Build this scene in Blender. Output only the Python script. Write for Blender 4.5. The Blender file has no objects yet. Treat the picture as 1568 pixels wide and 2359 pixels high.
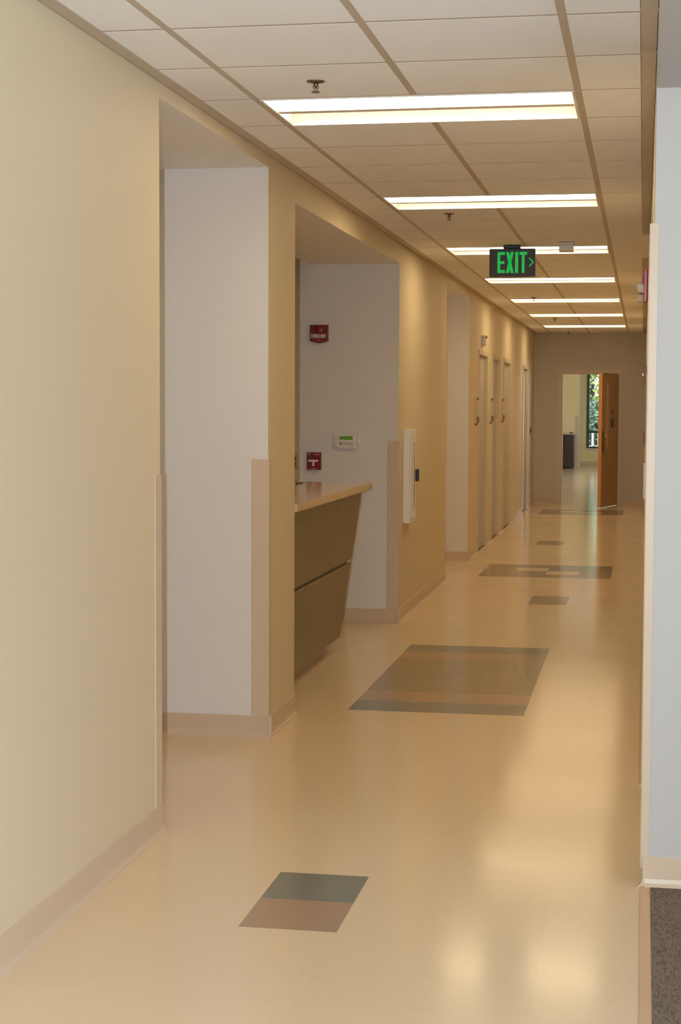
import bpy, bmesh, math, random
from mathutils import Vector, Matrix
random.seed(7)
S = bpy.context.scene
C = S.collection

# ---------------------------------------------------------------- camera
CAM_Z = 1.5832
F_PX, YAW, PITCH, ROLL = 3873.36, 0.177717, -0.063536, 0.003990
cam_d = bpy.data.cameras.new('camera')
cam_d.sensor_fit = 'HORIZONTAL'; cam_d.sensor_width = 36.0
cam_d.lens = F_PX / 1568.0 * 36.0
cam_d.clip_start = 0.05; cam_d.clip_end = 300
cam = bpy.data.objects.new('camera', cam_d); C.objects.link(cam)
fw = Vector((-math.sin(YAW)*math.cos(PITCH), math.cos(YAW)*math.cos(PITCH), math.sin(PITCH)))
rt = Vector((math.cos(YAW), math.sin(YAW), 0)); up = rt.cross(fw)
rt, up = math.cos(ROLL)*rt + math.sin(ROLL)*up, -math.sin(ROLL)*rt + math.cos(ROLL)*up
M = Matrix((rt, up, -fw)).transposed().to_4x4(); M.translation = (0, 0, CAM_Z)
cam.matrix_world = M
S.camera = cam

# ---------------------------------------------------------------- world, flash, daylight, exposure
S.view_settings.view_transform = 'Standard'; S.view_settings.look = 'None'
S.view_settings.gamma = 1.0; S.view_settings.use_curve_mapping = False
S.view_settings.exposure = -0.03
S.cycles.diffuse_bounces = 12; S.cycles.max_bounces = 16
w = bpy.data.worlds.new('world'); S.world = w; w.use_nodes = True
nt = w.node_tree; nt.nodes.clear()
sky = nt.nodes.new('ShaderNodeTexSky'); sky.sky_type = 'NISHITA'
sky.sun_elevation = math.radians(48); sky.sun_rotation = math.radians(120); sky.sun_disc = False
bg = nt.nodes.new('ShaderNodeBackground'); bg.inputs[1].default_value = 0.55
wo = nt.nodes.new('ShaderNodeOutputWorld')
nt.links.new(sky.outputs[0], bg.inputs[0]); nt.links.new(bg.outputs[0], wo.inputs[0])

def light(name, kind, energy, color, mat4, **kw):
    d = bpy.data.lights.new(name, kind); d.energy = energy; d.color = color
    for k, v in kw.items(): setattr(d, k, v)
    o = bpy.data.objects.new(name, d); C.objects.link(o); o.matrix_world = mat4
    return o
def aim(loc, direction):
    q = Vector(direction).to_track_quat('-Z', 'Y')
    return Matrix.Translation(loc) @ q.to_matrix().to_4x4()

# the sun outside, the photographer's flash (8 cm left of the lens), daylight at the lounge window, an added far-room fill lamp
light('sun', 'SUN', 6.0, (1.0, 0.95, 0.85), aim((0, 60, 20), (0.55, 0.45, -0.8)), angle=0.009)
light('camera_flash', 'SPOT', 570.0, (0.90, 0.95, 1.0), aim(Vector((0, 0, CAM_Z)) - rt*0.083 + up*0.01, fw),
      spot_size=math.radians(62), spot_blend=0.5, shadow_soft_size=0.015)
light('lounge_daylight', 'AREA', 165.0, (0.78, 0.88, 1.0), aim((4.40, 1.2, 1.40), (-1, 0, 0.6)), shape='RECTANGLE', size=4.6, size_y=1.9)
light('far_room_fill', 'AREA', 160.0, (0.95, 0.97, 1.0), aim((2.92, 36.0, 1.5), (-1, 0.0, 0.0)), shape='RECTANGLE', size=8.0, size_y=1.9)  # added fill lamp that brightens the far wall, its source is unseen

LAMP = (1.0, 0.76, 0.44)
LAMP_STRENGTH = 10.5

# ---------------------------------------------------------------- materials
MATS = {}
def mat(name, col, rough=0.6, var=0.05, scale=6.0, bump=0.0, bscale=150.0, metal=0.0, spec=0.5, coat=0.0,
        emit=None, estr=0.0, stretch=None, trans=0.0, rvar=0.0):
    if name in MATS: return MATS[name]
    m = bpy.data.materials.new(name); m.use_nodes = True
    n = m.node_tree.nodes; L = m.node_tree.links
    b = n['Principled BSDF']
    tc = n.new('ShaderNodeTexCoord'); mp = n.new('ShaderNodeMapping'); L.new(tc.outputs['Object'], mp.inputs[0])
    if stretch: mp.inputs['Scale'].default_value = stretch
    nz = n.new('ShaderNodeTexNoise'); nz.inputs['Scale'].default_value = scale; nz.inputs['Detail'].default_value = 4
    L.new(mp.outputs[0], nz.inputs['Vector'])
    mx = n.new('ShaderNodeMix'); mx.data_type = 'RGBA'
    mx.inputs[6].default_value = tuple(c*(1-var) for c in col) + (1,)
    mx.inputs[7].default_value = tuple(min(1, c*(1+var)) for c in col) + (1,)
    L.new(nz.outputs[0], mx.inputs[0]); L.new(mx.outputs[2], b.inputs['Base Color'])
    b.inputs['Roughness'].default_value = rough; b.inputs['Metallic'].default_value = metal
    b.inputs['Specular IOR Level'].default_value = spec; b.inputs['Coat Weight'].default_value = coat
    b.inputs['Transmission Weight'].default_value = trans
    if coat: b.inputs['Coat Roughness'].default_value = 0.08
    if emit:
        b.inputs['Emission Color'].default_value = tuple(emit) + (1,); b.inputs['Emission Strength'].default_value = estr
    if bump:
        n2 = n.new('ShaderNodeTexNoise'); n2.inputs['Scale'].default_value = bscale; n2.inputs['Detail'].default_value = 3
        L.new(mp.outputs[0], n2.inputs['Vector'])
        bp = n.new('ShaderNodeBump'); bp.inputs['Strength'].default_value = bump; bp.inputs['Distance'].default_value = 0.002
        L.new(n2.outputs[0], bp.inputs['Height']); L.new(bp.outputs[0], b.inputs['Normal'])
    if rvar:
        mr = n.new('ShaderNodeMapRange'); mr.inputs['To Min'].default_value = rough*(1-rvar); mr.inputs['To Max'].default_value = rough*(1+rvar)
        n3 = n.new('ShaderNodeTexNoise'); n3.inputs['Scale'].default_value = 1.6; L.new(tc.outputs['Object'], n3.inputs['Vector'])
        L.new(n3.outputs[0], mr.inputs['Value']); L.new(mr.outputs[0], b.inputs['Roughness'])
    MATS[name] = m
    return m

paint = mat('wall_paint', (0.68, 0.588, 0.415), 0.55, 0.015, 1.5, 0.06, 260)
paint_white = mat('off_white_lightened', (0.88, 0.87, 0.87), 0.6, 0.015, 1.5, 0.06, 260)  # off-white lightened to make up for weak bounce light on undersides
paint_face = mat('off_white_darkened', (0.72, 0.71, 0.70), 0.6, 0.015, 1.5, 0.06, 260)  # same off-white, darkened so the flash dominates on the reveals
paint_far = mat('far_room_paint', (0.80, 0.72, 0.42), 0.6, 0.02, 1.0)
tile_m = mat('ceiling_tile', (0.92, 0.93, 0.96), 0.9, 0.02, 40, 0.25, 240)
bar_m = mat('grid_bar_paint', (0.55, 0.48, 0.39), 0.5, 0.02)
dark_gap = mat('shadow_gap', (0.05, 0.045, 0.04), 0.8)
base_m = mat('cove_base_vinyl', (0.62, 0.495, 0.365), 0.38, 0.03, 4)
guard_m = mat('corner_guard_vinyl', (0.62, 0.51, 0.38), 0.4, 0.02)
white_metal = mat('white_enamel', (0.80, 0.80, 0.78), 0.3, 0.01)
cove_m = mat('reflector_enamel', (0.56, 0.55, 0.56), 0.5, 0.01)
lamp_m = mat('lamp_diffuser', (0.9, 0.9, 0.9), 0.5, 0.0, emit=LAMP, estr=LAMP_STRENGTH)
bronze = mat('bronze_metal', (0.26, 0.20, 0.16), 0.35, 0.1, 30, metal=1.0)
chrome = mat('brushed_steel', (0.55, 0.53, 0.50), 0.28, 0.05, 30, metal=1.0)
red_m = mat('red_plastic', (0.20, 0.013, 0.020), 0.3, 0.04, 20)
white_p = mat('white_plastic', (0.72, 0.70, 0.68), 0.35, 0.02)
lens_m = mat('strobe_lens', (0.85, 0.85, 0.82), 0.05, 0.1, 60, metal=0.7)
clear_m = mat('clear_plastic', (0.9, 0.88, 0.85), 0.06, 0.0, trans=0.85)
black_m = mat('black_plastic', (0.018, 0.018, 0.020), 0.4)
charcoal = mat('sign_face', (0.045, 0.045, 0.055), 0.45, 0.1, 30)
green_e = mat('exit_green', (0.0, 0.35, 0.06), 0.4, 0.03, emit=(0.0, 0.42, 0.06), estr=0.75)
green_lcd = mat('lcd_green', (0.09, 0.20, 0.03), 0.2, 0.2, 30, emit=(0.08, 0.22, 0.02), estr=0.25)
yellow_p = mat('yellow_button', (0.62, 0.42, 0.03), 0.3)
green_p = mat('green_button', (0.05, 0.09, 0.05), 0.3)
panel_m = mat('counter_laminate', (0.165, 0.126, 0.057), 0.36, 0.08, 30, stretch=(1, 1, 6))
top_m = mat('countertop_laminate', (0.60, 0.46, 0.32), 0.12, 0.06, 60)
wood_m = mat('maple_veneer', (0.47, 0.28, 0.12), 0.35, 0.16, 9, stretch=(6, 6, 0.5))
wood_edge = mat('maple_edge', (0.72, 0.38, 0.15), 0.35, 0.1, 12, stretch=(6, 6, 0.5))
frame_m = mat('frame_enamel', (0.62, 0.54, 0.42), 0.35, 0.02)
leaf_m = mat('door_leaf_paint', (0.50, 0.46, 0.42), 0.4, 0.03)
brown_p = mat('brown_sign_plastic', (0.20, 0.075, 0.03), 0.4)
plaque_m = mat('sign_plaque', (0.62, 0.52, 0.36), 0.4)
dark_wood = mat('dark_cabinet_laminate', (0.045, 0.026, 0.026), 0.35, 0.1, 20)
win_frame = mat('green_window_frame', (0.045, 0.085, 0.075), 0.35)
glass_m = mat('window_glass', (1, 1, 1), 0.0, 0.0, trans=1.0, spec=0.5)
fence_m = mat('white_fence_paint', (0.80, 0.80, 0.80), 0.6, 0.05)
leafy = mat('foliage', (0.32, 0.46, 0.12), 0.5, 0.6, 3.0)
leafy2 = mat('dark_foliage', (0.16, 0.24, 0.14), 0.3, 0.6, 4.0)
bark = mat('bark', (0.12, 0.09, 0.07), 0.9, 0.3, 12)
ground_m = mat('garden_soil', (0.16, 0.17, 0.12), 0.95, 0.4, 3)
pink_print = mat('pale_print', (0.75, 0.60, 0.60), 0.5)

def vct(name, col, rough=0.14, var=0.03, joints=True):
    """waxed vinyl tile: fine chip mottle, very faint square joints, slightly wavy polish"""
    m = bpy.data.materials.new(name); m.use_nodes = True
    n = m.node_tree.nodes; L = m.node_tree.links; b = n['Principled BSDF']
    g = n.new('ShaderNodeNewGeometry')
    mp = n.new('ShaderNodeMapping'); L.new(g.outputs['Position'], mp.inputs[0])
    nz = n.new('ShaderNodeTexNoise'); nz.inputs['Scale'].default_value = 55; nz.inputs['Detail'].default_value = 5
    mp2 = n.new('ShaderNodeMapping'); mp2.inputs['Scale'].default_value = (1, 1, 1); L.new(g.outputs['Position'], mp2.inputs[0])
    L.new(mp2.outputs[0], nz.inputs['Vector'])
    br = n.new('ShaderNodeTexBrick'); br.offset = 0.0; br.squash = 1.0
    br.inputs['Scale'].default_value = 1.0; br.inputs['Brick Width'].default_value = 0.3048; br.inputs['Row Height'].default_value = 0.3048
    br.inputs['Mortar Size'].default_value = 0.0006; br.inputs['Mortar Smooth'].default_value = 0.3
    br.inputs['Color1'].default_value = tuple(c*(0.992 if joints else 1.0) for c in col) + (1,); br.inputs['Color2'].default_value = tuple(c*(1.008 if joints else 1.0) for c in col) + (1,)
    br.inputs['Mortar'].default_value = tuple(c*(0.90 if joints else 1.0) for c in col) + (1,)
    mp.inputs['Location'].default_value = (1.493, -4.887 + 0.3048*17, 0); L.new(mp.outputs[0], br.inputs['Vector'])
    hs = n.new('ShaderNodeMapRange'); hs.inputs['From Min'].default_value = 0.25; hs.inputs['From Max'].default_value = 0.75
    hs.inputs['To Min'].default_value = 1-var; hs.inputs['To Max'].default_value = 1+var; L.new(nz.outputs[0], hs.inputs['Value'])
    ml = n.new('ShaderNodeVectorMath'); ml.operation = 'SCALE'
    L.new(br.outputs['Color'], ml.inputs[0]); L.new(hs.outputs[0], ml.inputs['Scale'])
    L.new(ml.outputs[0], b.inputs['Base Color'])
    n3 = n.new('ShaderNodeTexNoise'); n3.inputs['Scale'].default_value = 2.2; n3.inputs['Detail'].default_value = 3
    L.new(g.outputs['Position'], n3.inputs['Vector'])
    mr = n.new('ShaderNodeMapRange'); mr.inputs['To Min'].default_value = rough*0.75; mr.inputs['To Max'].default_value = rough*1.3
    L.new(n3.outputs[0], mr.inputs['Value']); L.new(mr.outputs[0], b.inputs['Roughness'])
    n4 = n.new('ShaderNodeTexNoise'); n4.inputs['Scale'].default_value = 5.0; n4.inputs['Detail'].default_value = 2
    L.new(g.outputs['Position'], n4.inputs['Vector'])
    bp = n.new('ShaderNodeBump'); bp.inputs['Strength'].default_value = 0.06; bp.inputs['Distance'].default_value = 0.004
    L.new(n4.outputs[0], bp.inputs['Height']); L.new(bp.outputs[0], b.inputs['Normal'])
    b.inputs['Specular IOR Level'].default_value = 0.5
    MATS[name] = m; return m
floor_m = vct('waxed_vinyl_tile', (0.75, 0.61, 0.42))
teal_t = vct('teal_vinyl_tile', (0.205, 0.215, 0.185), var=0.0, joints=False)
tan_t = vct('tan_vinyl_tile', (0.40, 0.275, 0.185), var=0.0, joints=False)
olive_t = vct('olive_vinyl_tile', (0.30, 0.235, 0.15), var=0.0, joints=False)

def carpet_mat():
    m = bpy.data.materials.new('loop_carpet'); m.use_nodes = True
    n = m.node_tree.nodes; L = m.node_tree.links; b = n['Principled BSDF']
    g = n.new('ShaderNodeNewGeometry')
    vo = n.new('ShaderNodeTexNoise'); vo.inputs['Scale'].default_value = 90; vo.inputs['Detail'].default_value = 6
    mp = n.new('ShaderNodeMapping'); mp.inputs['Scale'].default_value = (2.2, 0.55, 1); L.new(g.outputs['Position'], mp.inputs[0]); L.new(mp.outputs[0], vo.inputs['Vector'])
    cr = n.new('ShaderNodeValToRGB'); cr.color_ramp.elements[0].position = 0.36; cr.color_ramp.elements[1].position = 0.55
    cr.color_ramp.elements[0].color = (0.125, 0.10, 0.075, 1); cr.color_ramp.elements[1].color = (0.215, 0.172, 0.135, 1)
    L.new(vo.outputs[0], cr.inputs[0]); L.new(cr.outputs[0], b.inputs['Base Color'])
    b.inputs['Roughness'].default_value = 0.95; b.inputs['Specular IOR Level'].default_value = 0.1
    bp = n.new('ShaderNodeBump'); bp.inputs['Strength'].default_value = 0.6; bp.inputs['Distance'].default_value = 0.004
    L.new(vo.outputs[0], bp.inputs['Height']); L.new(bp.outputs[0], b.inputs['Normal'])
    return m
carpet_m = carpet_mat()

# ---------------------------------------------------------------- helpers
def link_mesh(name, me, m, parent=None):
    if m is not None and not me.materials: me.materials.append(m)
    o = bpy.data.objects.new(name, me); C.objects.link(o)
    if parent is not None:
        o.parent = parent; o.matrix_parent_inverse = parent.matrix_basis.inverted()
    return o
def from_bm(name, bm, m, parent=None, smooth=False):
    bmesh.ops.recalc_face_normals(bm, faces=bm.faces)
    me = bpy.data.meshes.new(name); bm.to_mesh(me); bm.free()
    if smooth:
        for p in me.polygons: p.use_smooth = True
    return link_mesh(name, me, m, parent)
def add_box(bm, x0, x1, y0, y1, z0, z1, bevel=0.0, seg=2):
    vs = [bm.verts.new((x, y, z)) for x in (x0, x1) for y in (y0, y1) for z in (z0, z1)]
    fs = [bm.faces.new([vs[i] for i in f]) for f in ((0,1,3,2),(4,6,7,5),(0,4,5,1),(2,3,7,6),(0,2,6,4),(1,5,7,3))]
    if bevel:
        es = list({e for f in fs for e in f.edges})
        bmesh.ops.bevel(bm, geom=es, offset=bevel, segments=seg, affect='EDGES', profile=0.5)
def boxes(name, bl, m, parent=None, bevel=0.0):
    bm = bmesh.new()
    for b in bl: add_box(bm, *b, bevel=bevel)
    return from_bm(name, bm, m, parent)
def add_prism(bm, pts, axis, a0, a1):
    """extrude a polygon given in the two other axes along axis"""
    def P(p, a):
        if axis == 'x': return (a, p[0], p[1])
        if axis == 'y': return (p[0], a, p[1])
        return (p[0], p[1], a)
    A = [bm.verts.new(P(p, a0)) for p in pts]; B = [bm.verts.new(P(p, a1)) for p in pts]
    n = len(pts); bm.faces.new(A); bm.faces.new(B[::-1])
    for i in range(n): bm.faces.new((A[i], A[(i+1) % n], B[(i+1) % n], B[i]))
def prism(name, pts, axis, a0, a1, m, parent=None):
    bm = bmesh.new(); add_prism(bm, pts, axis, a0, a1); return from_bm(name, bm, m, parent)
def add_tube(bm, pts, r, n=10):
    rings = []
    pts = [Vector(p) for p in pts]
    for i, p in enumerate(pts):
        d = (pts[min(i+1, len(pts)-1)] - pts[max(i-1, 0)]).normalized()
        a = d.orthogonal().normalized(); b = d.cross(a)
        rings.append([bm.verts.new(p + (a*math.cos(t) + b*math.sin(t))*r) for t in [2*math.pi*k/n for k in range(n)]])
    # keep rings aligned
    for i in range(len(rings)-1):
        A, B = rings[i], rings[i+1]
        off = min(range(n), key=lambda s: sum((A[k].co - B[(k+s) % n].co).length for k in range(n)))
        rings[i+1] = B = B[off:] + B[:off]
        for k in range(n): bm.faces.new((A[k], A[(k+1) % n], B[(k+1) % n], B[k]))
    bm.faces.new(rings[0]); bm.faces.new(rings[-1][::-1])
def tube(name, pts, r, m, parent=None, n=10):
    bm = bmesh.new(); add_tube(bm, pts, r, n); return from_bm(name, bm, m, parent, True)
def add_lathe(bm, prof, center, axis='z', n=20):
    cx, cy, cz = center; rings = []
    for r, h in prof:
        ring = []
        for k in range(n):
            t = 2*math.pi*k/n; a, b = r*math.cos(t), r*math.sin(t)
            co = (cx+a, cy+b, cz+h) if axis == 'z' else ((cx+a, cy+h, cz+b) if axis == 'y' else (cx+h, cy+a, cz+b))
            ring.append(bm.verts.new(co))
        rings.append(ring)
    for A, B in zip(rings, rings[1:]):
        for k in range(n): bm.faces.new((A[k], A[(k+1) % n], B[(k+1) % n], B[k]))
    bm.faces.new(rings[0]); bm.faces.new(rings[-1][::-1])
def lathe(name, prof, center, m, parent=None, axis='z', n=20, smooth=True):
    bm = bmesh.new(); add_lathe(bm, prof, center, axis, n); return from_bm(name, bm, m, parent, smooth)
def struct(o, label=None):
    o['kind'] = 'structure'
    if label: o['label'] = label
    return o
def tag(o, label, cat, group=None):
    o['label'] = label; o['category'] = cat
    if group: o['group'] = group
    return o
def thing(name, loc, label, cat, group=None):
    o = bpy.data.objects.new(name, None); C.objects.link(o); o.location = loc; o.empty_display_size = 0.05
    return tag(o, label, cat, group)
def copy_tree(o, dloc, label=None, parent=None):
    c = o.copy(); C.objects.link(c)
    if parent is None:
        c.location = Vector(o.location) + Vector(dloc)
        if label: c['label'] = label
    else:
        c.parent = parent; c.matrix_parent_inverse = o.matrix_parent_inverse.copy()
    for ch in [x for x in C.objects if x.parent == o]: copy_tree(ch, dloc, None, c)
    return c
def text(name, body, size, mat4, m, parent=None, depth=0.0004, width=None):
    cu = bpy.data.curves.new(name, 'FONT'); cu.body = body; cu.size = size; cu.extrude = depth; cu.align_x = 'CENTER'; cu.align_y = 'CENTER'
    tmp = bpy.data.objects.new('tmp_text', cu); C.objects.link(tmp)
    bpy.context.view_layer.update()
    dg = bpy.context.evaluated_depsgraph_get()
    me = bpy.data.meshes.new_from_object(tmp.evaluated_get(dg)); me.name = name
    bpy.data.objects.remove(tmp); bpy.data.curves.remove(cu)
    me.transform(mat4); me.materials.clear()
    return link_mesh(name, me, m, parent)
FACE_CAM = Matrix(((1,0,0,0),(0,0,-1,0),(0,1,0,0),(0,0,0,1)))    # text upright, facing -Y

# ---------------------------------------------------------------- dimensions
XL, XR = -1.74, 0.026           # corridor walls
HC = 2.747                      # ceiling
Y_END = 27.2
T = 0.6096
ROW0, COL0 = 5.1333, -1.476     # ceiling grid origin
Y1, Y2, Y3, Y4, Y5, Y6 = 5.945, 7.75, 8.365, 12.04, 15.0, 16.98
SOF1, SOF2, SOF3 = 2.69, 2.597, 2.69
YP, HL = 5.55, 2.60             # right pier face, lounge ceiling
YO0, YO1 = 11.69, 13.52         # side passage on the right
DOORS = [(18.00, 18.94), (19.65, 20.56), (21.26, 22.26), (24.69, 25.62)]
TOP = 2.95

# ---------------------------------------------------------------- floor
AX = [-1.4925 + 0.3038*i for i in range(5)]
AY = [4.887 + 0.3048*k for k in range(70)]
ACC = {}                                   # accent tiles set into the field: (column, row) -> material
ACC[(1, 0)] = tan_t; ACC[(1, 1)] = teal_t
for iy in range(8):
    for ix in range(3): ACC[(ix, 12+iy)] = teal_t if iy in (0, 7) else (tan_t if iy in (1, 6) else olive_t)
for iy in (28, 29): ACC[(2, iy)] = olive_t
for r0 in (35, 65):
    for iy in range(4):
        for ix in range(4):
            if (ix, iy) not in ((1, 2), (2, 1)): ACC[(ix, r0+iy)] = teal_t if (ix >= 2 and iy >= 2) else olive_t
for iy in (47, 48): ACC[(1, iy)] = olive_t
bm = bmesh.new()
gx = [-5.0] + AX + [0.010]; gy = [-2.5] + AY + [Y_END]
gv = [[bm.verts.new((x, y, 0)) for y in gy] for x in gx]
for a in range(len(gx)-1):
    for b in range(len(gy)-1):
        if (a-1, b-1) in ACC: continue
        bm.faces.new((gv[a][b], gv[a+1][b], gv[a+1][b+1], gv[a][b+1]))
for x0, x1, y0, y1 in ((0.010, 3.0, YP+0.02, Y_END), (-8.0, 3.0, Y_END, 46.0)):
    bm.faces.new([bm.verts.new(c) for c in ((x0, y0, 0), (x1, y0, 0), (x1, y1, 0), (x0, y1, 0))])
me = bpy.data.meshes.new('floor'); bm.to_mesh(me); bm.free()
fl = struct(link_mesh('floor', me, floor_m))
struct(boxes('floor_carpet', [(0.045, 4.5, -2.5, YP, -0.08, 0.006)], carpet_m))
struct(boxes('trim_1', [(0.010, 0.046, -2.5, YP+0.03, -0.05, 0.0045)], mat('transition_strip', (0.54, 0.36, 0.21), 0.35, 0.03), None, 0.002))
tile_mesh = {}
def acc(ix, iy, m):
    x = -1.4925 + 0.3038*ix; y = 4.887 + 0.3048*iy
    if m.name not in tile_mesh:
        bm = bmesh.new(); add_box(bm, 0.0, 0.3038, 0.0, 0.3048, -0.01, 0.0003)
        me = bpy.data.meshes.new('floor_tile'); bmesh.ops.recalc_face_normals(bm, faces=bm.faces); bm.to_mesh(me); bm.free(); me.materials.append(m); tile_mesh[m.name] = me
    o = bpy.data.objects.new('floor_tile', tile_mesh[m.name]); C.objects.link(o); o.parent = fl; o.location = (x, y, 0)
for (ix, iy), m_ in sorted(ACC.items()): acc(ix, iy, m_)

# ---------------------------------------------------------------- walls
TH = 0.14
wl = []
wl.append((XL-TH, XL, -2.5, Y1, 0, TOP))                                   # near pier
wl.append((-2.384, XL, Y1, Y2, SOF1, TOP))                                 # header of first opening
wl.append((-3.3, -3.16, Y1-1.2, Y2, 0, TOP))                               # alcove back
wl.append((-3.3, XL-TH, Y1-1.34, Y1-1.2, 0, TOP))                          # alcove near side
wl.append((-5.0, XL, Y2, Y3, 0, TOP))                                      # pier between openings
wl.append((-2.384, XL, Y3, Y4, SOF2, TOP))                                 # header over the desk
wl.append((-5.14, -5.0, Y2, Y4, 0, TOP+0.2))                               # desk room back
wl.append((-5.0, XL, Y4, Y5, 0, TOP+0.2))                                  # wall after the desk
wl.append((-2.7, XL, Y5, Y6, SOF3, TOP))
wl.append((-2.84, -2.7, Y5, Y6, 0, TOP))
wl.append((-2.84, XL, Y6, Y6+TH, 0, TOP))
y = Y6+TH
for a, b in DOORS:
    wl.append((XL-TH-0.03, XL-TH, a-0.2, b+0.2, 0, 2.4))  # unseen backing plate added behind each door to stop sky light leaking in
    wl.append((XL-TH, XL, y, a-0.01, 0, TOP)); wl.append((XL-TH, XL, a-0.01, b+0.01, 2.135, TOP)); y = b+0.01
wl.append((XL-TH, XL, y, Y_END, 0, TOP))
wlo = struct(boxes('wall_left', wl, paint)); wlo.data.materials.append(paint_face); wlo.data.materials.append(paint_white)
for p in wlo.data.polygons:                     # one off-white, darkened on reveals and lightened on soffits to balance the light
    if p.normal.y < -0.5: p.material_index = 1
    if p.normal.z < -0.5: p.material_index = 2
struct(boxes('ceiling_desk_room', [(-5.0, -2.384, Y3, Y4, 2.95, 3.1), (-3.3, -2.384, Y1-1.2, Y2, 2.75, 2.95)], paint_white))
# soffit undersides carry the lightened off-white
ED0, ED1, EDH = -1.285, -0.40, 2.10     # end door opening
struct(boxes('wall_end', [(-2.2, ED0, Y_END, Y_END+0.15, 0, TOP), (ED1, 0.3, Y_END, Y_END+0.15, 0, TOP), (ED0, ED1, Y_END, Y_END+0.15, EDH, TOP)], mat('end_wall_paint', (0.58, 0.55, 0.51), 0.55, 0.015, 1.5, 0.06, 260)))
RD0, RD1, RDH = 5.61, 7.00, 2.12        # door in the right wall
struct(boxes('wall_right', [(XR, XR+TH, YP+0.16, RD0, 0, TOP), (XR, XR+TH, RD0, RD1, RDH, TOP), (XR, XR+TH, RD1, YO0, 0, TOP), (XR, XR+TH, YO1, Y_END, 0, TOP),
        (XR+TH, 2.6, YO0-TH, YO0, 0, TOP), (XR+TH, 2.6, YO1, YO1+TH, 0, TOP), (2.6, 2.74, YO0-TH, YO1+TH, 0, TOP)], paint))
struct(boxes('wall_lounge', [(XR, 4.6, YP, YP+0.16, 0, TOP), (XR, XR+0.12, -2.5, YP, HL, TOP), (4.5, 4.64, -2.64, YP, 0, 0.5), (4.5, 4.64, -2.64, YP, 2.4, TOP),
        (4.5, 4.64, -2.64, -1.1, 0.5, 2.4), (4.5, 4.64, 3.5, YP, 0.5, 2.4)], mat('lounge_paint', (0.50, 0.495, 0.48), 0.5, 0.015, 1.5, 0.05, 260)))
struct(boxes('wall_back', [(-2.0, 4.64, -2.64, -2.5, 0, TOP)], paint))
struct(boxes('ceiling_lounge', [(XR+0.12, 4.5, -2.5, YP, HL, TOP)], paint_white))
# lounge window that lets the daylight in
wn = struct(boxes('window_1', [(4.50, 4.62, -1.1, -1.04, 0.5, 2.4), (4.50, 4.62, 3.44, 3.5, 0.5, 2.4), (4.50, 4.62, 1.17, 1.23, 0.5, 2.4), (4.50, 4.62, -1.1, 3.5, 0.5, 0.56), (4.50, 4.62, -1.1, 3.5, 2.34, 2.4)], win_frame))
for a, b in ((-1.04, 1.17), (1.23, 3.44)): boxes('pane', [(4.555, 4.565, a, b, 0.56, 2.34)], glass_m, wn)

# cove base
PROF = [(0, 0), (0.024, 0), (0.020, 0.006), (0.010, 0.016), (0.0065, 0.030), (0.006, 0.100), (0.004, 0.103), (0, 0.103)]
def base_run(bm, x0, y0, x1, y1, nx, ny):
    A = [bm.verts.new((x0+nx*d, y0+ny*d, z)) for d, z in PROF]; B = [bm.verts.new((x1+nx*d, y1+ny*d, z)) for d, z in PROF]
    n = len(PROF); bm.faces.new(A); bm.faces.new(B[::-1])
    for i in range(n): bm.faces.new((A[i], A[(i+1) % n], B[(i+1) % n], B[i]))
bm = bmesh.new()
for a, b in [(-2.5, Y1+0.006), (Y2-0.02, Y3), (Y4-0.02, Y5), (Y6-0.02, DOORS[0][0]-0.05), (DOORS[0][1]+0.05, DOORS[1][0]-0.05), (DOORS[1][1]+0.05, DOORS[2][0]-0.05),
             (DOORS[2][1]+0.05, DOORS[3][0]-0.05), (DOORS[3][1]+0.05, Y_END)]:
    base_run(bm, XL, a, XL, b, 1, 0)
for yy, xa in ((Y2, -3.16), (Y4, -5.0), (Y6, -2.7)): base_run(bm, xa, yy, XL+0.02, yy, 0, -1)
struct(from_bm('baseboard_left', bm, base_m))
bm = bmesh.new()
base_run(bm, XL, Y_END, ED0-0.09, Y_END, 0, -1); base_run(bm, ED1+0.05, Y_END, XR, Y_END, 0, -1)
struct(from_bm('baseboard_end', bm, base_m))
bm = bmesh.new()
base_run(bm, XR, RD1+0.05, XR, YO0, -1, 0); base_run(bm, XR, YO1, XR, Y_END, -1, 0); base_run(bm, XR+0.0, YP, 4.5, YP, 0, -1)
base_run(bm, XR, YP-0.01, XR, RD0-0.05, -1, 0)
struct(from_bm('baseboard_right', bm, base_m))

# ---------------------------------------------------------------- ceiling: slab, tiles, grid bars
FIX_ROWS = [2+5*k for k in range(0, 7)]
yfirst = ROW0 + T*(-3)
ce = struct(boxes('ceiling', [(-2.4, 3.0, yfirst-0.01, Y_END+0.2, 2.90, 3.0), (XL-0.1, XR+0.1, -2.5, yfirst, HC+0.002, 3.0)], tile_m))
tm = {}
def ctile(x0, x1, y0, y1):
    key = (round(x1-x0, 3), round(y1-y0, 3))
    if key not in tm:
        bm = bmesh.new(); add_box(bm, 0.0135, x1-x0-0.0135, 0.0115, y1-y0-0.0115, 0, 0.016, 0.0006, 1)
        me = bpy.data.meshes.new('ceiling_tile'); bmesh.ops.recalc_face_normals(bm, faces=bm.faces); bm.to_mesh(me); bm.free(); me.materials.append(tile_m); tm[key] = me
    o = bpy.data.objects.new('ceiling_tile', tm[key]); C.objects.link(o); o.parent = ce; o.location = (x0, y0, HC)
cols = [(XL+0.040, COL0), (COL0, COL0+T), (COL0+T, COL0+2*T), (COL0+2*T, XR-0.040)]
nlast = int((Y_END-ROW0)/T)
for n in range(-3, nlast+1):
    y0 = ROW0+T*n; y1 = min(y0+T, Y_END)
    for ci, (a, b) in enumerate(cols):
        if n in FIX_ROWS and ci in (1, 2): continue
        if ci == 3 and y0 > YO0-0.5 and y0 < YO1: b = XR+0.45
        ctile(a, b, y0, y1)
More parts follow.
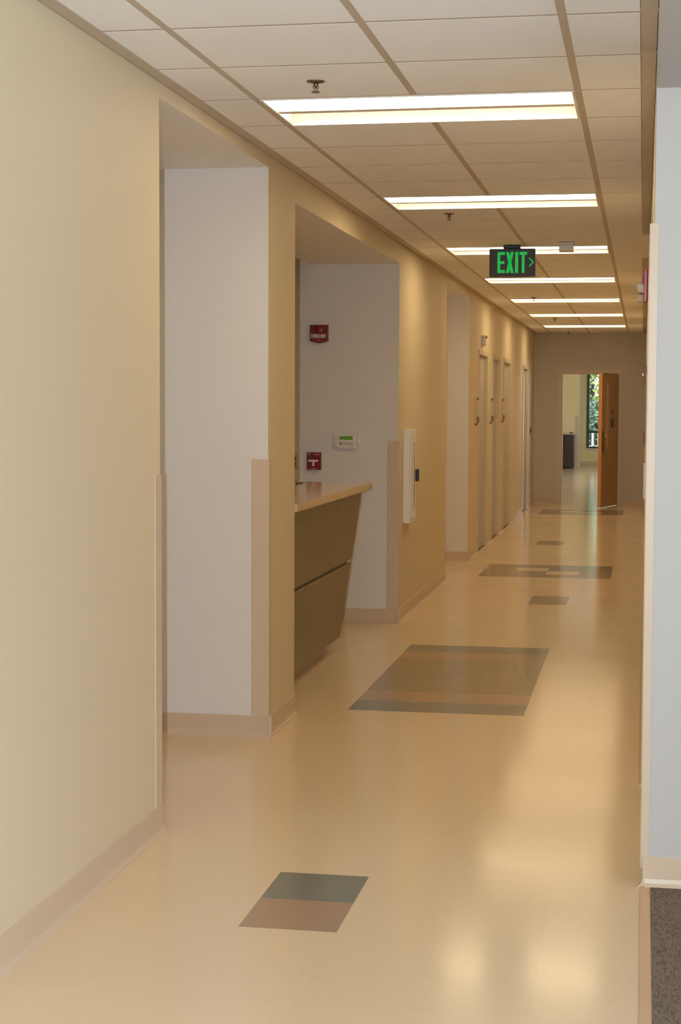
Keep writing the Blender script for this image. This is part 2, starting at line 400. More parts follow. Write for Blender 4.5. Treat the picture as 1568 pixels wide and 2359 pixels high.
boxes('ceiling_tile', [(XR+0.45, 2.6, YO0-0.2, YO1+0.2, HC, HC+0.016)], tile_m, ce)
BZ0, BZ1 = HC+0.0003, HC+0.006
for i in range(3):
    x = COL0+T*i
    if i == 1:
        ys = yfirst
        for n in FIX_ROWS + [None]:
            ye = ROW0+T*n if n is not None else Y_END
            if ye-ys > 0.1: boxes('grid_bar', [(x-0.0135, x+0.0135, ys, ye, BZ0, BZ1)], bar_m, ce)
            ys = ye+T
    else:
        boxes('grid_bar', [(x-0.0135, x+0.0135, yfirst, Y_END, BZ0, BZ1)], bar_m, ce)
cb = {}
for n in range(-3, nlast+1):
    y0 = ROW0+T*n
    if 'c' not in cb:
        bm = bmesh.new(); add_box(bm, XL, XR, -0.0115, 0.0115, BZ0+0.0004, BZ1)
        me = bpy.data.meshes.new('cross_bar'); bmesh.ops.recalc_face_normals(bm, faces=bm.faces); bm.to_mesh(me); bm.free(); me.materials.append(bar_m); cb['c'] = me
    o = bpy.data.objects.new('cross_bar', cb['c']); C.objects.link(o); o.parent = ce; o.location = (0, y0, 0)
# wall mouldings
bm = bmesh.new(); add_box(bm, XL+0.004, XL+0.052, -2.5, Y_END, HC-0.001, HC+0.006)
struct(from_bm('trim_2', bm, bar_m))
bm = bmesh.new()
for a, b in ((-2.5, YO0), (YO1, Y_END)): add_box(bm, XR-0.052, XR-0.002, a, b, HC-0.001, HC+0.006)
struct(from_bm('trim_3', bm, bar_m))

# ---------------------------------------------------------------- recessed ceiling lights
def make_fixture():
    x0, x1 = COL0+0.0135, COL0+2*T-0.0135
    y0, y1 = 0.008, T-0.008
    root = thing('ceiling_light', (COL0+T, T/2, HC), 'x', 'ceiling light', 'recessed basket lights down the corridor')
    bm = bmesh.new()
    z = HC
    for b in ((x0, x1, y0, y0+0.010, z-0.003, z+0.004), (x0, x1, y1-0.010, y1, z-0.003, z+0.004), (x0, x0+0.010, y0+0.01, y1-0.01, z-0.003, z+0.004), (x1-0.010, x1, y0+0.01, y1-0.01, z-0.003, z+0.004)):
        add_box(bm, *b)
    from_bm('trim_frame', bm, white_metal, root)
    # cove reflector: curved profile, closed ends
    yc = (y0+y1)/2; hw = (y1-y0)/2 - 0.009
    prof = []
    for k in range(9):
        t = k/8*math.pi/2
        prof.append((-hw + 0.09*(1-math.cos(t)), 0.002+0.070*math.sin(t)))
    prof = prof + [(-p[0], p[1]) for p in prof[::-1]]
    bm = bmesh.new()
    A = [bm.verts.new((x0+0.01, yc+p[0], z+p[1])) for p in prof]; B = [bm.verts.new((x1-0.01, yc+p[0], z+p[1])) for p in prof]
    for i in range(len(prof)-1): bm.faces.new((A[i], A[i+1], B[i+1], B[i]))
    bm.faces.new(A); bm.faces.new(B[::-1])
    o = from_bm('cove_reflector', bm, cove_m, root)
    # hanging lamp basket with two luminous sides
    xb0, xb1 = x0+0.012, x1-0.012
    bm = bmesh.new()
    for s in (-1, 1):
        v = [bm.verts.new(c) for c in ((xb0, yc+s*0.022, z+0.006), (xb1, yc+s*0.022, z+0.006), (xb1, yc+s*0.205, z+0.040), (xb0, yc+s*0.205, z+0.040))]
        v2 = [bm.verts.new((a.co.x, a.co.y - s*0.003, a.co.z+0.004)) for a in v]
        bm.faces.new(v if s < 0 else v[::-1])
        for i in range(4): bm.faces.new((v[i], v2[i], v2[(i+1) % 4], v[(i+1) % 4]))
        bm.faces.new(v2 if s > 0 else v2[::-1])
    from_bm('lamp_basket', bm, lamp_m, root)
    boxes('basket_rail', [(xb0, xb1, yc-0.024, yc+0.024, z+0.000, z+0.006)], white_metal, root, 0.001)
    return root
fix = make_fixture()
names = {0: 'nearest recessed ceiling light, broad and glaring white above the near floor', 1: 'second recessed ceiling light from the front, just before a sprinkler',
         2: 'third recessed ceiling light from the front, partly behind the exit sign', 3: 'fourth recessed ceiling light, right below the exit sign in view',
         4: 'fifth recessed ceiling light from the front, third from the far end', 5: 'sixth recessed ceiling light, last but one before the end wall', 6: 'last and smallest recessed ceiling light beside the end wall'}
for k in range(6, -1, -1):
    yy = ROW0 + T*(2+5*k)
    if k: copy_tree(fix, (0, yy, 0), names[k])
    else: fix.location.y += yy; fix['label'] = names[0]

# ---------------------------------------------------------------- sprinklers
def sprinkler(y, label):
    x = -1.18
    t = thing('sprinkler', (x, y, HC), label, 'sprinkler', 'ceiling sprinkler heads')
    lathe('escutcheon', [(0.034, 0.0), (0.033, -0.003), (0.022, -0.006), (0.012, -0.007)], (x, y, HC), bronze, t)
    bm = bmesh.new()
    add_lathe(bm, [(0.0075, -0.004), (0.0075, -0.016), (0.005, -0.018), (0.005, -0.026)], (x, y, HC), n=10)
    for s in (-1, 1): add_tube(bm, [(x+s*0.007, y, HC-0.012), (x+s*0.010, y, HC-0.022), (x+s*0.003, y, HC-0.037)], 0.0022, 6)
    from_bm('head', bm, bronze, t, True)
    lathe('deflector', [(0.004, -0.035), (0.016, -0.038), (0.016, -0.040), (0.003, -0.041)], (x, y, HC), bronze, t, n=14)
for yy, lb in ((6.03, 'nearest ceiling sprinkler, just before the first ceiling light'), (10.27, 'ceiling sprinkler just past the second ceiling light'),
               (14.4, 'ceiling sprinkler hidden behind the exit sign'), (18.27, 'ceiling sprinkler in front of the fifth ceiling light'), (22.62, 'ceiling sprinkler between the two farthest ceiling lights'),
               (26.75, 'farthest ceiling sprinkler, close to the end wall')):
    sprinkler(yy, lb)

# ---------------------------------------------------------------- exit sign
ex = thing('exit_sign', (-0.955, 12.34, HC), 'black exit sign with green letters hanging from the ceiling', 'exit sign')
EY = 12.325
boxes('sign_panel', [(-1.121, -0.788, EY, EY+0.03, 2.518, 2.721)], charcoal, ex, 0.003)
boxes('canopy', [(-1.018, -0.895, EY-0.03, EY+0.06, 2.721, 2.7435)], black_m, ex, 0.003)
def poly_letter(name, polys, parent):
    bm = bmesh.new()
    for pts in polys: add_prism(bm, pts, 'y', EY-0.002, EY+0.001)
    return from_bm(name, bm, green_e, parent)
def R_(x0, x1, z0, z1): return [(x0, z0), (x1, z0), (x1, z1), (x0, z1)]
zb, zt = 2.546, 2.697
poly_letter('letter_e', [R_(-1.062, -1.042, zb, zt), R_(-1.042, -1.008, zb, zb+0.022), R_(-1.042, -1.012, 2.611, 2.631), R_(-1.042, -1.008, zt-0.021, zt)], ex)
poly_letter('letter_x', [[(-1.001, zb), (-0.979, zb), (-0.944, zt), (-0.966, zt)], [(-0.966, zb), (-0.944, zb), (-0.979, zt), (-1.001, zt)]], ex)
poly_letter('letter_i', [R_(-0.934, -0.912, zb, zt)], ex)
poly_letter('letter_t', [R_(-0.886, -0.866, zb, zt-0.021), R_(-0.904, -0.848, zt-0.021, zt)], ex)
poly_letter('chevron_arrow', [[(-0.838, 2.652), (-0.826, 2.652), (-0.797, 2.622), (-0.809, 2.622)], [(-0.809, 2.622), (-0.797, 2.622), (-0.826, 2.592), (-0.838, 2.592)]], ex)
# small ceiling sensor box
se = thing('ceiling_sensor', (-0.562, 12.2, HC), 'small white sensor box hanging from the ceiling right of the exit sign', 'sensor')
boxes('mounting_plate', [(-0.620, -0.506, 12.14, 12.26, HC-0.018, HC-0.0035)], white_p, se, 0.003)
boxes('housing', [(-0.611, -0.508, 12.15, 12.25, 2.683, HC-0.018)], white_p, se, 0.005)

# ---------------------------------------------------------------- corner guards
def guard(x, y, sy, z0, z1, label, leg=0.077, th=0.005):
    """L-shaped guard on a left-wall corner at (x, y); sy = -1 when the other leg lies on a face toward -Y, +1 toward +Y"""
    bm = bmesh.new()
    pts = [(x+th, y+sy*th), (x+th, y-sy*leg), (x+0.001, y-sy*(leg+0.002)), (x, y-sy*leg), (x, y), (x-leg, y), (x-leg-0.002, y+sy*0.001), (x-leg, y+sy*th)]
    add_prism(bm, pts, 'z', z0, z1)
    es = [e for e in bm.edges if abs(e.verts[0].co.x-(x+th)) < 1e-4 and abs(e.verts[1].co.x-(x+th)) < 1e-4 and abs(e.verts[0].co.y-(y+sy*th)) < 1e-4 and abs(e.verts[1].co.y-(y+sy*th)) < 1e-4]
    bmesh.ops.bevel(bm, geom=es, offset=0.004, segments=3, affect='EDGES')
    return tag(from_bm('corner_guard', bm, guard_m), label, 'corner guard', 'vinyl corner guards on the left wall')
guard(XL, Y1, 1, 0.103, 1.327, 'pale vinyl corner guard on the near edge of the first opening, seen edge-on')
guard(XL, Y2, -1, 0.103, 1.327, 'pale vinyl corner guard on the pier before the reception desk')
guard(XL, Y4, -1, 0.103, 1.327, 'pale vinyl corner guard on the corner beside the white cabinet')

# ---------------------------------------------------------------- reception desk
def px(z): return -1.766 + (z-1.04)*0.145
cy0, cy1 = Y3+0.004, 10.6
de = thing('reception_desk', (-2.1, 9.5, 0), 'dark brown reception desk with a leaning panelled front in the wall opening', 'desk')
prism('body', [(-2.46, 0.10), (px(0.10)-0.030, 0.10), (px(1.036)-0.030, 1.036), (-2.46, 1.036)], 'y', cy0, cy1-0.012, panel_m, de)
boxes('toe_kick', [(-2.46, -1.983, cy0, cy1-0.05, 0.0, 0.10)], base_m, de)
def slab(name, ya, yb, za, zb_):
    bm = bmesh.new(); t = 0.022
    add_prism(bm, [(px(za)-t, za), (px(za), za), (px(zb_), zb_), (px(zb_)-t, zb_)], 'y', ya, yb)
    bmesh.ops.bevel(bm, geom=list(bm.edges), offset=0.0015, segments=1, affect='EDGES')
    return from_bm(name, bm, panel_m, de)
slab('front_panel', cy0, 9.832, 0.599, 1.036); slab('front_panel', 9.836, cy1, 0.599, 1.036)
slab('front_panel', cy0, 9.098, 0.092, 0.577); slab('front_panel', 9.102, cy1, 0.092, 0.577)
prism('reveal_strip', [(px(0.577)-0.028, 0.577), (px(0.577)-0.010, 0.577), (px(0.599)-0.010, 0.599), (px(0.599)-0.028, 0.599)], 'y', cy0, cy1-0.11, black_m, de)
prism('reveal_end_cap', [(px(0.577)-0.028, 0.577), (px(0.577)-0.008, 0.577), (px(0.599)-0.008, 0.599), (px(0.599)-0.028, 0.599)], 'y', cy1-0.11, cy1-0.005, chrome, de)
bm = bmesh.new(); add_prism(bm, [(-2.62, cy0), (-1.728, cy0), (-1.728, 10.72), (-2.62, 10.95)], 'z', 1.037, 1.08)
bmesh.ops.bevel(bm, geom=list(bm.edges), offset=0.003, segments=2, affect='EDGES')
tag(from_bm('countertop', bm, top_m), 'polished tan laminate countertop on the reception desk', 'countertop')
pn = thing('pen', (-2.16, 10.5, 1.084), 'dark pen lying on the reception countertop', 'pen')
tube('barrel', [(-2.152, 10.60, 1.0845), (-2.167, 10.42, 1.0845)], 0.0045, black_m, pn, 8)
tube('cap', [(-2.167, 10.42, 1.0845), (-2.174, 10.34, 1.0845)], 0.0055, white_p, pn, 8)

# ---------------------------------------------------------------- devices on the wall behind the desk (face at Y4)
def strobe_front(label):
    t = thing('fire_alarm_strobe', (-2.32, Y4, 2.03), label, 'fire alarm')
    x0, x1, z1 = -2.386, -2.254, 2.161
    bot = [(x1, 2.046)] + [(x1 + (x0-x1)*k/12, 2.046 - 0.016*math.sin(math.pi*k/12)) for k in range(1, 12)] + [(x0, 2.046)]
    bm = bmesh.new(); add_prism(bm, [(x0, z1), (x1, z1)] + bot, 'y', Y4-0.045, Y4)
    bmesh.ops.bevel(bm, geom=[e for e in bm.edges if abs(e.verts[0].co.y-e.verts[1].co.y) < 1e-5 and e.verts[0].co.y < Y4-0.04], offset=0.005, segments=2, affect='EDGES')
    b = from_bm('housing', bm, red_m, t)
    # strobe window
    boxes('strobe_reflector', [(x0+0.006, x1-0.014, Y4-0.052, Y4-0.044, 2.065, 2.096)], lens_m, t, 0.004)
    for cx in (-2.352, -2.296): lathe('strobe_bulb', [(0.012, 0), (0.010, -0.008), (0.004, -0.011)], (cx, Y4-0.052, 2.081), lens_m, t, 'y', 12)
    lathe('horn_dome', [(0.033, -0.043), (0.031, -0.047), (0.024, -0.049)], (-2.318, Y4, 2.126), red_m, t, 'y', 24)
    text('lettering', 'FIRE', 0.020, Matrix.Translation((-2.318, Y4-0.0455, 2.050)) @ FACE_CAM, mat('faded_print', (0.42, 0.20, 0.20), 0.5), t)
strobe_front('red fire alarm strobe marked FIRE high behind the reception desk')

pl = thing('fire_pull_station', (-2.354, Y4, 1.112), 'red fire alarm pull box with white T handle above the countertop', 'fire alarm')
bm = bmesh.new(); add_box(bm, -2.406, -2.303, Y4-0.04, Y4, 1.112, 1.238, 0.003); from_bm('housing', bm, red_m, pl)
boxes('pull_handle', [(-2.392, -2.322, Y4-0.052, Y4-0.040, 1.170, 1.186), (-2.365, -2.349, Y4-0.050, Y4-0.040, 1.140, 1.170)], pink_print, pl, 0.002)
boxes('inset_panel', [(-2.400, -2.309, Y4-0.042, Y4-0.0395, 1.126, 1.212)], red_m, pl, 0.0008)
text('lettering', 'FIRE', 0.014, Matrix.Translation((-2.388, Y4-0.0405, 1.224)) @ FACE_CAM, pink_print, pl)
text('lettering', 'ALARM', 0.014, Matrix.Translation((-2.333, Y4-0.0405, 1.224)) @ FACE_CAM, pink_print, pl)
boxes('printed_line', [(-2.379, -2.338, Y4-0.0405, Y4-0.0395, 1.1195, 1.1225)], pink_print, pl)

an = thing('alarm_annunciator', (-2.11, Y4, 1.267), 'white alarm panel with green display and five buttons', 'control panel')
bm = bmesh.new()
add_prism(bm, [(-2.204, 1.379), (-2.040, 1.379), (-2.040, 1.275), (-2.048, 1.268), (-2.176, 1.268), (-2.204, 1.290)], 'y', Y4-0.040, Y4)
bmesh.ops.bevel(bm, geom=[e for e in bm.edges if abs(e.verts[0].co.y-e.verts[1].co.y) < 1e-5 and e.verts[0].co.y < Y4-0.03], offset=0.006, segments=2, affect='EDGES')
from_bm('housing', bm, white_p, an)
boxes('side_housing', [(-2.040, -2.014, Y4-0.026, Y4, 1.297, 1.376)], white_p, an, 0.006)
bm = bmesh.new(); add_box(bm, -2.180, -2.054, Y4-0.045, Y4-0.039, 1.318, 1.371, 0.003); from_bm('display_bezel', bm, white_p, an)
boxes('display', [(-2.165, -2.066, Y4-0.0465, Y4-0.044, 1.332, 1.359)], green_lcd, an, 0.001)
for i, m_ in enumerate((green_p, yellow_p, chrome, chrome, chrome)):
    lathe('button', [(0.0075, 0.0), (0.007, -0.004), (0.004, -0.0055)], (-2.156+i*0.0213, Y4-0.040, 1.304), m_, an, 'y', 14)

sp = thing('wall_switch', (-2.50, Y4, 1.11), 'beige switch plate low on the wall at the desk pier', 'switch')
boxes('plate', [(-2.545, -2.477, Y4-0.006, Y4, 1.110, 1.227)], plaque_m, sp, 0.002)
for zz in (1.150, 1.190): boxes('rocker', [(-2.528, -2.494, Y4-0.010, Y4-0.006, zz-0.014, zz+0.014)], brown_p, sp, 0.001)

# ---------------------------------------------------------------- extinguisher cabinet on the left wall
ca = thing('extinguisher_cabinet', (XL, 12.45, 0.71), 'white wall cabinet with black handle beyond the corner guard', 'cabinet')
CX = XL+0.052
boxes('cabinet_body', [(XL, CX, 12.29, 12.615, 0.712, 1.402)], white_metal, ca, 0.003)
boxes('door_frame', [(CX, CX+0.006, 12.312, 12.345, 0.745, 1.370), (CX, CX+0.006, 12.560, 12.593, 0.745, 1.370), (CX, CX+0.006, 12.345, 12.560, 1.335, 1.370), (CX, CX+0.006, 12.345, 12.560, 0.745, 0.780)], white_metal, ca, 0.001)
boxes('door_panel', [(CX, CX+0.003, 12.345, 12.560, 0.780, 1.335)], white_metal, ca)
boxes('slot_window', [(CX+0.003, CX+0.0045, 12.50, 12.53, 0.81, 1.31)], mat('slot_glass', (0.24, 0.19, 0.13), 0.15), ca)
boxes('handle', [(CX+0.004, CX+0.030, 12.555, 12.585, 1.012, 1.104)], black_m, ca, 0.005)

# ---------------------------------------------------------------- doors on the left
def left_door(i, a, b):
    d = struct(boxes('door_%d' % i, [(XL-0.075, XL-0.030-0.001, a+0.003, b-0.003, 0.006, 2.128)], leaf_m), 'closed painted door in the left corridor wall')
    d['label'] = 'closed painted door in the left corridor wall'
    x0, x1 = XL-TH+0.0, XL+0.010
    bm = bmesh.new()
    # jambs and head with face trim
    for ya, yb in ((a-0.05, a-0.009), (b+0.009, b+0.05)):
        add_box(bm, XL+0.0003, x1, ya, yb, 0, 2.18)
    add_box(bm, XL+0.0003, x1, a-0.009, b+0.009, 2.134, 2.18)
    add_box(bm, x0, XL+0.010, a-0.009, a, 0, 2.134); add_box(bm, x0, XL+0.010, b, b+0.009, 0, 2.134); add_box(bm, x0, XL+0.010, a, b, 2.13, 2.134)
    add_box(bm, XL-0.10, XL-0.078, a, a+0.016, 0, 2.13); add_box(bm, XL-0.10, XL-0.078, b-0.016, b, 0, 2.13); add_box(bm, XL-0.10, XL-0.078, a+0.016, b-0.016, 2.114, 2.13)
    from_bm('door_frame', bm, frame_m, d)
    bm = bmesh.new()
    add_lathe(bm, [(0.026, 0.0), (0.026, 0.006), (0.010, 0.008), (0.010, 0.045)], (XL-0.031, a+0.07, 1.0), 'x', 14)
    add_box(bm, XL+0.002, XL+0.014, a+0.06, a+0.18, 0.992, 1.008, 0.003)
    from_bm('lever_handle', bm, chrome, d)
    boxes('threshold', [(XL-0.10, XL-0.012, a, b, 0.0, 0.006)], mat('threshold_metal', (0.10, 0.08, 0.065), 0.5), d)
    return d
for i, (a, b) in enumerate(DOORS): left_door(i+1, a, b)

def room_sign(y, label):
    t = thing('room_sign', (XL, y, 1.39), label, 'sign', 'room signs beside the left doors')
    boxes('plaque', [(XL, XL+0.018, y-0.10, y+0.10, 1.395, 1.672)], plaque_m, t, 0.002)
    boxes('header_strip', [(XL+0.016, XL+0.026, y-0.085, y+0.10, 1.640, 1.668)], brown_p, t, 0.002)
    boxes('number_tile', [(XL+0.016, XL+0.030, y-0.060, y+0.10, 1.405, 1.466)], brown_p, t, 0.002)
    boxes('clip', [(XL+0.000, XL+0.026, y-0.09, y-0.05, 1.378, 1.410)], brown_p, t, 0.002)
room_sign(17.72, 'brown and beige room sign beside the nearest left door')
room_sign(19.43, 'brown and beige room sign beside the second left door')
room_sign(21.06, 'brown and beige room sign beside the third left door')
cl = thing('corridor_call_light', (XL, 18.3, 2.23), 'small pale grey box light mounted above the nearest left door', 'call light')
boxes('mounting_plate', [(XL, XL+0.010, 18.22, 18.50, 2.229, 2.346)], white_p, cl, 0.002)
boxes('housing', [(XL+0.010, XL+0.045, 18.25, 18.42, 2.235, 2.342)], white_p, cl, 0.006)
boxes('lens', [(XL+0.045, XL+0.056, 18.27, 18.40, 2.315, 2.336)], brown_p, cl, 0.002)
ls = thing('light_switch', (XL, 26.4, 1.14), 'dark switch plate on the left wall by the far corner', 'switch')
boxes('plate', [(XL, XL+0.008, 26.34, 26.46, 1.135, 1.25)], black_m, ls, 0.002)
boxes('toggle', [(XL+0.008, XL+0.020, 26.39, 26.41, 1.18, 1.205)], black_m, ls, 0.002)

# ---------------------------------------------------------------- right wall: door frame, strobe, small fittings
dr = struct(boxes('door_6', [(XR+0.05, XR+0.095, RD0+0.003, RD1-0.003, 0.006, RDH-0.003)], leaf_m))
bm = bmesh.new()
FX = 0.011
add_box(bm, FX, XR+0.1, RD0-0.045, RD0, 0.06, 2.17); add_box(bm, FX, XR+0.1, RD1, RD1+0.045, 0.06, 2.17); add_box(bm, FX, XR+0.1, RD0, RD1, RDH, 2.17)
from_bm('door_frame', bm, guard_m, dr)
gr = bmesh.new(); add_prism(gr, [(FX, YP-0.004), (FX, YP+0.055), (XR, YP+0.055), (XR, YP), (XR+0.012, YP), (XR+0.012, YP-0.004)], 'z', 0.085, 2.17)
bmesh.ops.bevel(gr, geom=[e for e in gr.edges if abs(e.verts[0].co.x-FX) < 1e-5 and abs(e.verts[1].co.x-FX) < 1e-5 and abs(e.verts[0].co.y-(YP-0.004)) < 1e-5 and abs(e.verts[1].co.y-(YP-0.004)) < 1e-5], offset=0.003, segments=2, affect='EDGES')
tag(from_bm('corner_guard', gr, guard_m), 'tall pale corner guard on the grey pier at the right', 'corner guard')

st = thing('fire_alarm_strobe', (XR, 7.2, 2.02), 'red fire alarm strobe seen from the side on the right wall', 'fire alarm')
boxes('back_box', [(0.008, XR, 7.13, 7.27, 2.030, 2.155)], mat('red_enamel', (0.30, 0.035, 0.03), 0.8, spec=0.2), st, 0.002)
boxes('housing', [(-0.008, 0.008, 7.135, 7.265, 2.016, 2.150)], red_m, st, 0.003)
bm = bmesh.new()
for k in range(8): add_box(bm, -0.015, -0.008, 7.15, 7.25, 2.090+k*0.0062, 2.0935+k*0.0062)
from_bm('horn_grille', bm, red_m, st)
bm = bmesh.new(); add_prism(bm, [(-0.008, 2.087), (-0.036, 2.090), (-0.030, 2.058), (-0.008, 2.053)], 'y', 7.145, 7.255); from_bm('strobe_lens', bm, lens_m, st)
boxes('test_label', [(-0.032, -0.008, 7.17, 7.23, 2.018, 2.045)], clear_m, st, 0.002)

wc = thing('wall_dispenser', (XR, 14.6, 0.79), 'slim white box on the right wall below the wooden board', 'dispenser')
boxes('housing', [(0.006, XR, 14.5, 14.72, 0.797, 1.098)], white_metal, wc, 0.002)
bm = bmesh.new(); add_tube(bm, [(0.006, 14.53, 1.05), (-0.006, 14.53, 1.04), (-0.008, 14.53, 1.0), (0.006, 14.53, 0.985)], 0.003, 8); from_bm('handle', bm, chrome, wc, True)
wb = thing('notice_board', (XR, 15.3, 1.11), 'narrow wooden board with small plates seen edge-on at the right wall', 'board')
boxes('wood_panel', [(0.008, XR, 14.9, 15.15, 1.105, 1.215)], wood_edge, wb, 0.002)
boxes('backboard', [(0.010, XR, 14.9, 15.15, 1.25, 1.86)], wood_m, wb, 0.002)
boxes('red_plate', [(0.002, 0.010, 14.9, 15.0, 1.27, 1.36)], brown_p, wb, 0.001)
boxes('top_plate', [(0.004, 0.012, 14.9, 15.05, 1.76, 1.83)], brown_p, wb, 0.001)
s2 = thing('fire_alarm_strobe', (XR, 16.0, 1.86), 'tiny far red alarm on the right wall above the wooden board', 'fire alarm')
boxes('housing', [(-0.004, XR, 15.94, 16.06, 1.84, 1.95)], red_m, s2, 0.003)
boxes('strobe_lens', [(-0.018, -0.004, 15.96, 16.04, 1.865, 1.89)], lens_m, s2, 0.002)

# ---------------------------------------------------------------- end door, leaf open toward us
ed = struct(boxes('door_5', [(ED0-0.085, ED0, Y_END-0.008, Y_END+0.0, 0, 2.16), (ED1, ED1+0.05, Y_END-0.008, Y_END, 0, 2.16), (ED0, ED1, Y_END-0.008, Y_END, EDH, 2.16),
        (ED0-0.001, ED0+0.010, Y_END, Y_END+0.15, 0, EDH), (ED1-0.010, ED1+0.001, Y_END, Y_END+0.15, 0, EDH), (ED0, ED1, Y_END, Y_END+0.15, EDH-0.010, EDH+0.001)], frame_m))
hinge = Vector((-0.392, Y_END-0.012, 0)); free = Vector((-0.634, 26.33, 0))
ldir = (free-hinge).normalized(); lnor = Vector((-ldir.y, ldir.x, 0))
if lnor.x > 0: lnor = -lnor                       # thickness goes to -X
LM = Matrix(((ldir.x, lnor.x, 0, hinge.x), (ldir.y, lnor.y, 0, hinge.y), (0, 0, 1, 0), (0, 0, 0, 1)))
def leaf_part(name, bl, m, parent, bevel=0.0):
    o = boxes(name, bl, m, None, bevel); o.data.transform(LM); o.data.update()
    o.parent = parent; return o
LW = (free-hinge).length
lf = leaf_part('door_leaf', [(0, LW-0.002, 0.001, 0.054, 0.012, 2.095)], wood_m, ed, 0.001)
leaf_part('leaf_edge', [(LW-0.002, LW, 0.0, 0.055, 0.012, 2.095)], wood_edge, lf)
leaf_part('vision_lite', [(LW-0.36, LW-0.24, -0.004, 0.001, 1.13, 1.95)], mat('lite_glass', (0.62, 0.44, 0.30), 0.25), lf, 0.002)
leaf_part('sign_plate', [(LW-0.60, LW-0.52, -0.004, 0.001, 1.45, 1.55)], brown_p, lf)
leaf_part('sign_plate', [(LW-0.62, LW-0.50, -0.004, 0.001, 1.25, 1.38)], charcoal, lf)
bm = bmesh.new(); add_tube(bm, [(LW-0.07, 0.0, 1.135), (LW-0.07, -0.045, 1.13), (LW-0.07, -0.07, 1.10), (LW-0.07, -0.07, 0.96), (LW-0.07, -0.045, 0.925), (LW-0.07, 0.0, 0.92)], 0.010, 8)
o = from_bm('pull_handle', bm, chrome, None, True); o.data.transform(LM); o.parent = lf
leaf_part('handle_plate', [(LW-0.11, LW-0.03, -0.004, 0.001, 0.84, 1.20)], brown_p, lf)
boxes('floor_stop', [(-0.70, -0.66, 27.0, 27.04, 0.10, 0.13)], chrome, ed)

# ---------------------------------------------------------------- room beyond the end door
YA, YB = 43.6, 45.6
WX0, WX1, WZ0, WZ1 = -1.50, 0.9, 0.45, 2.62
struct(boxes('wall_far', [(-8.0, -1.645, YA, YA+0.2, 0, TOP), (-1.845, -1.645, YA+0.2, YB, 0, TOP), (-1.645, WX0, YB, YB+0.2, 0, TOP), (WX1, 3.0, YB, YB+0.2, 0, TOP), (WX0, WX1, YB, YB+0.2, 0, WZ0), (WX0, WX1, YB, YB+0.2, WZ1, TOP),
        (-8.2, -8.0, Y_END, YA, 0, TOP), (3.0, 3.2, Y_END, 31.9, 0, TOP), (3.0, 3.2, 40.1, YB+0.2, 0, TOP), (3.0, 3.2, 31.9, 40.1, 0, 0.5), (3.0, 3.2, 31.9, 40.1, 2.5, TOP), (-8.0, -2.2, Y_END, Y_END+0.15, 0, TOP), (0.3, 3.0, Y_END, Y_END+0.15, 0, TOP)], paint_far))
struct(boxes('ceiling_far', [(-8.0, 3.0, Y_END+0.15, YB+0.2, HC, TOP)], tile_m))
bm = bmesh.new(); base_run(bm, -8.0, YA, -1.645, YA, 0, -1); base_run(bm, -1.645, YB, 3.0, YB, 0, -1)
struct(from_bm('baseboard_far', bm, base_m))
gd = bmesh.new(); add_prism(gd, [(-1.640, YA-0.006), (-1.640, YA+0.08), (-1.645, YA+0.08), (-1.645, YA), (-1.722, YA), (-1.722, YA-0.006)], 'z', 0.103, 1.327)
tag(from_bm('corner_guard', gd, guard_m), 'thin corner guard in the room seen through the end doorway', 'corner guard')
fw_ = 0.07
w2 = struct(boxes('window_2', [(WX0, WX0+fw_, YB-0.02, YB+0.10, WZ0, WZ1), (WX1-fw_, WX1, YB-0.02, YB+0.10, WZ0, WZ1), (-0.36, -0.30, YB-0.02, YB+0.10, WZ0, WZ1), (WX0+fw_, WX1-fw_, YB-0.02, YB+0.10, WZ0, WZ0+0.05),
        (WX0+fw_, WX1-fw_, YB-0.02, YB+0.10, WZ1-0.05, WZ1), (WX0+fw_, WX1-fw_, YB-0.02, YB+0.10, 0.86, 0.92)], win_frame))
boxes('window_sill', [(WX0-0.04, WX1+0.04, YB-0.06, YB, WZ0-0.03, WZ0)], white_p, w2)
for a, b in ((WX0+fw_, -0.36), (-0.30, WX1-fw_)):
    for c, d in ((WZ0+0.05, 0.86), (0.92, WZ1-0.05)):
        boxes('pane', [(a, b, YB+0.03, YB+0.036, c, d)], glass_m, w2)
cr = thing('credenza', (-2.0, 43.3, 0), 'dark brown cabinet standing in the room beyond the end door', 'cabinet')
boxes('carcass', [(-2.9, -1.725, 42.95, 43.55, 0.02, 0.86)], dark_wood, cr, 0.004)
boxes('cabinet_top', [(-2.92, -1.705, 42.93, 43.58, 0.86, 0.885)], plaque_m, cr, 0.004)
boxes('door', [(-2.89, -2.32, 42.93, 42.95, 0.06, 0.85)], dark_wood, cr, 0.002); boxes('door', [(-2.31, -1.735, 42.93, 42.95, 0.06, 0.85)], dark_wood, cr, 0.002)
cp = thing('desk_item', (-1.79, 43.2, 0.885), 'tiny dark object on the cabinet beyond the end door', 'object')
lathe('body', [(0.035, 0), (0.05, 0.012), (0.04, 0.03), (0.01, 0.036)], (-1.80, 43.15, 0.886), brown_p, cp)
fc = thing('faucet', (-2.05, 43.2, 0.885), 'small shiny tap at the left edge of the far cabinet', 'tap')
tube('spout', [(-2.06, 43.2, 0.886), (-2.06, 43.2, 1.02), (-2.03, 43.2, 1.045), (-1.99, 43.2, 1.03)], 0.012, chrome, fc, 8)

w3 = struct(boxes('unseen_window_3', [(3.02, 3.12, 31.9+2.05*k-0.03, 31.9+2.05*k+0.03, 0.5, 2.5) for k in range(5)] + [(3.02, 3.12, 31.9, 40.1, 0.5, 0.56), (3.02, 3.12, 31.9, 40.1, 2.44, 2.5)], win_frame))  # unseen side window, added to go with the far-room fill lamp
for k in range(4): boxes('pane', [(3.06, 3.068, 31.93+2.05*k, 33.92+2.05*k, 0.56, 2.44)], glass_m, w3)
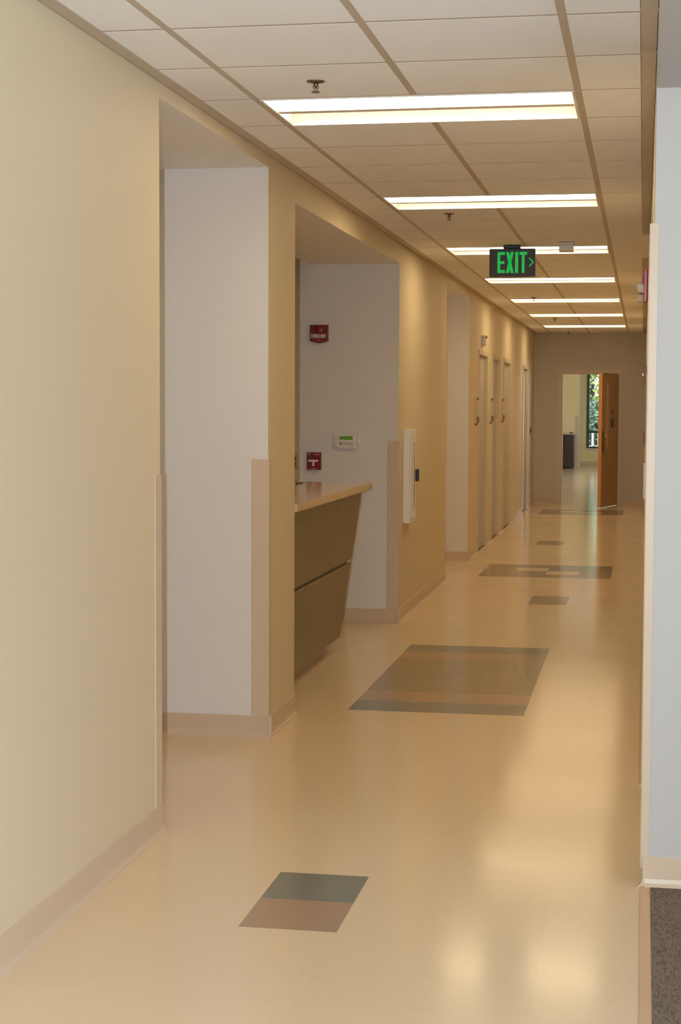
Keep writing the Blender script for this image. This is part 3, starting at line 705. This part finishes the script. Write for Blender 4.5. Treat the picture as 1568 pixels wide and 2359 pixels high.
# ---------------------------------------------------------------- garden outside the far window
struct(boxes('ground', [(-30, 30, YB+0.3, 110, -0.3, -0.2)], ground_m))
fe = thing('fence', (-0.5, 47.2, -0.2), 'low white picket fence outside the far window', 'fence')
for k in range(20):
    boxes('picket', [(-2.4+k*0.165, -2.4+k*0.165+0.06, 47.2, 47.23, -0.2, 0.84)], fence_m, fe)
boxes('rail', [(-2.5, 1.0, 47.23, 47.27, 0.02, 0.08)], fence_m, fe); boxes('rail', [(-2.5, 1.0, 47.23, 47.27, 0.44, 0.49)], fence_m, fe)
def plant(name, x, y, z0, z1, r, n, m, label, cat):
    t = thing(name, (x, y, -0.2), label, cat)
    bm = bmesh.new(); add_tube(bm, [(x, y, -0.2), (x+0.05, y, (z0+z1)/2), (x, y, z1-0.2)], 0.09 if z1 > 2 else 0.03, 8); from_bm('trunk', bm, bark, t, True)
    vs, fs = [], []
    for i in range(n):
        while True:
            p = Vector((random.uniform(-1, 1), random.uniform(-1, 1), random.uniform(-1, 1)))
            if p.length < 1: break
        c = Vector((x+p.x*r, y+p.y*r, (z0+z1)/2+p.z*(z1-z0)/2))
        a = Vector((random.gauss(0, 1), random.gauss(0, 1), random.gauss(0, 1))).normalized(); b = a.orthogonal().normalized()
        s = random.uniform(0.05, 0.11); k = len(vs)
        vs += [c-a*s, c+b*s*0.5, c+a*s, c-b*s*0.5]; fs.append((k, k+1, k+2, k+3))
    me = bpy.data.meshes.new('foliage'); me.from_pydata(vs, [], fs)
    o = link_mesh('foliage', me, m, t); o['kind'] = 'stuff'
plant('tree', -1.6, 51.5, 1.0, 5.5, 1.9, 4200, leafy, 'bright green tree filling the top of the far window', 'tree')
plant('tree', 2.3, 54.6, 0.8, 6.0, 2.0, 4000, leafy, 'pale green tree farther back, right of the far window', 'tree')
plant('tree', -4.6, 56.0, 0.8, 6.5, 2.6, 3000, leafy, 'dark green tree farther back, left of the far window', 'tree')
plant('shrub', -1.3, 49.3, 0.1, 1.75, 1.1, 4000, leafy2, 'dark glossy shrub behind the white fence', 'shrub')
plant('shrub', 0.8, 49.3, 0.0, 1.6, 0.9, 3000, leafy2, 'dark shrub behind the fence at its right end', 'shrub')
plant('hedge', -1.3, 46.6, -0.1, 0.40, 0.45, 1200, mat('silver_foliage', (0.45, 0.50, 0.48), 0.5, 0.5, 8.0), 'low silvery planting at the foot of the fence', 'shrub')
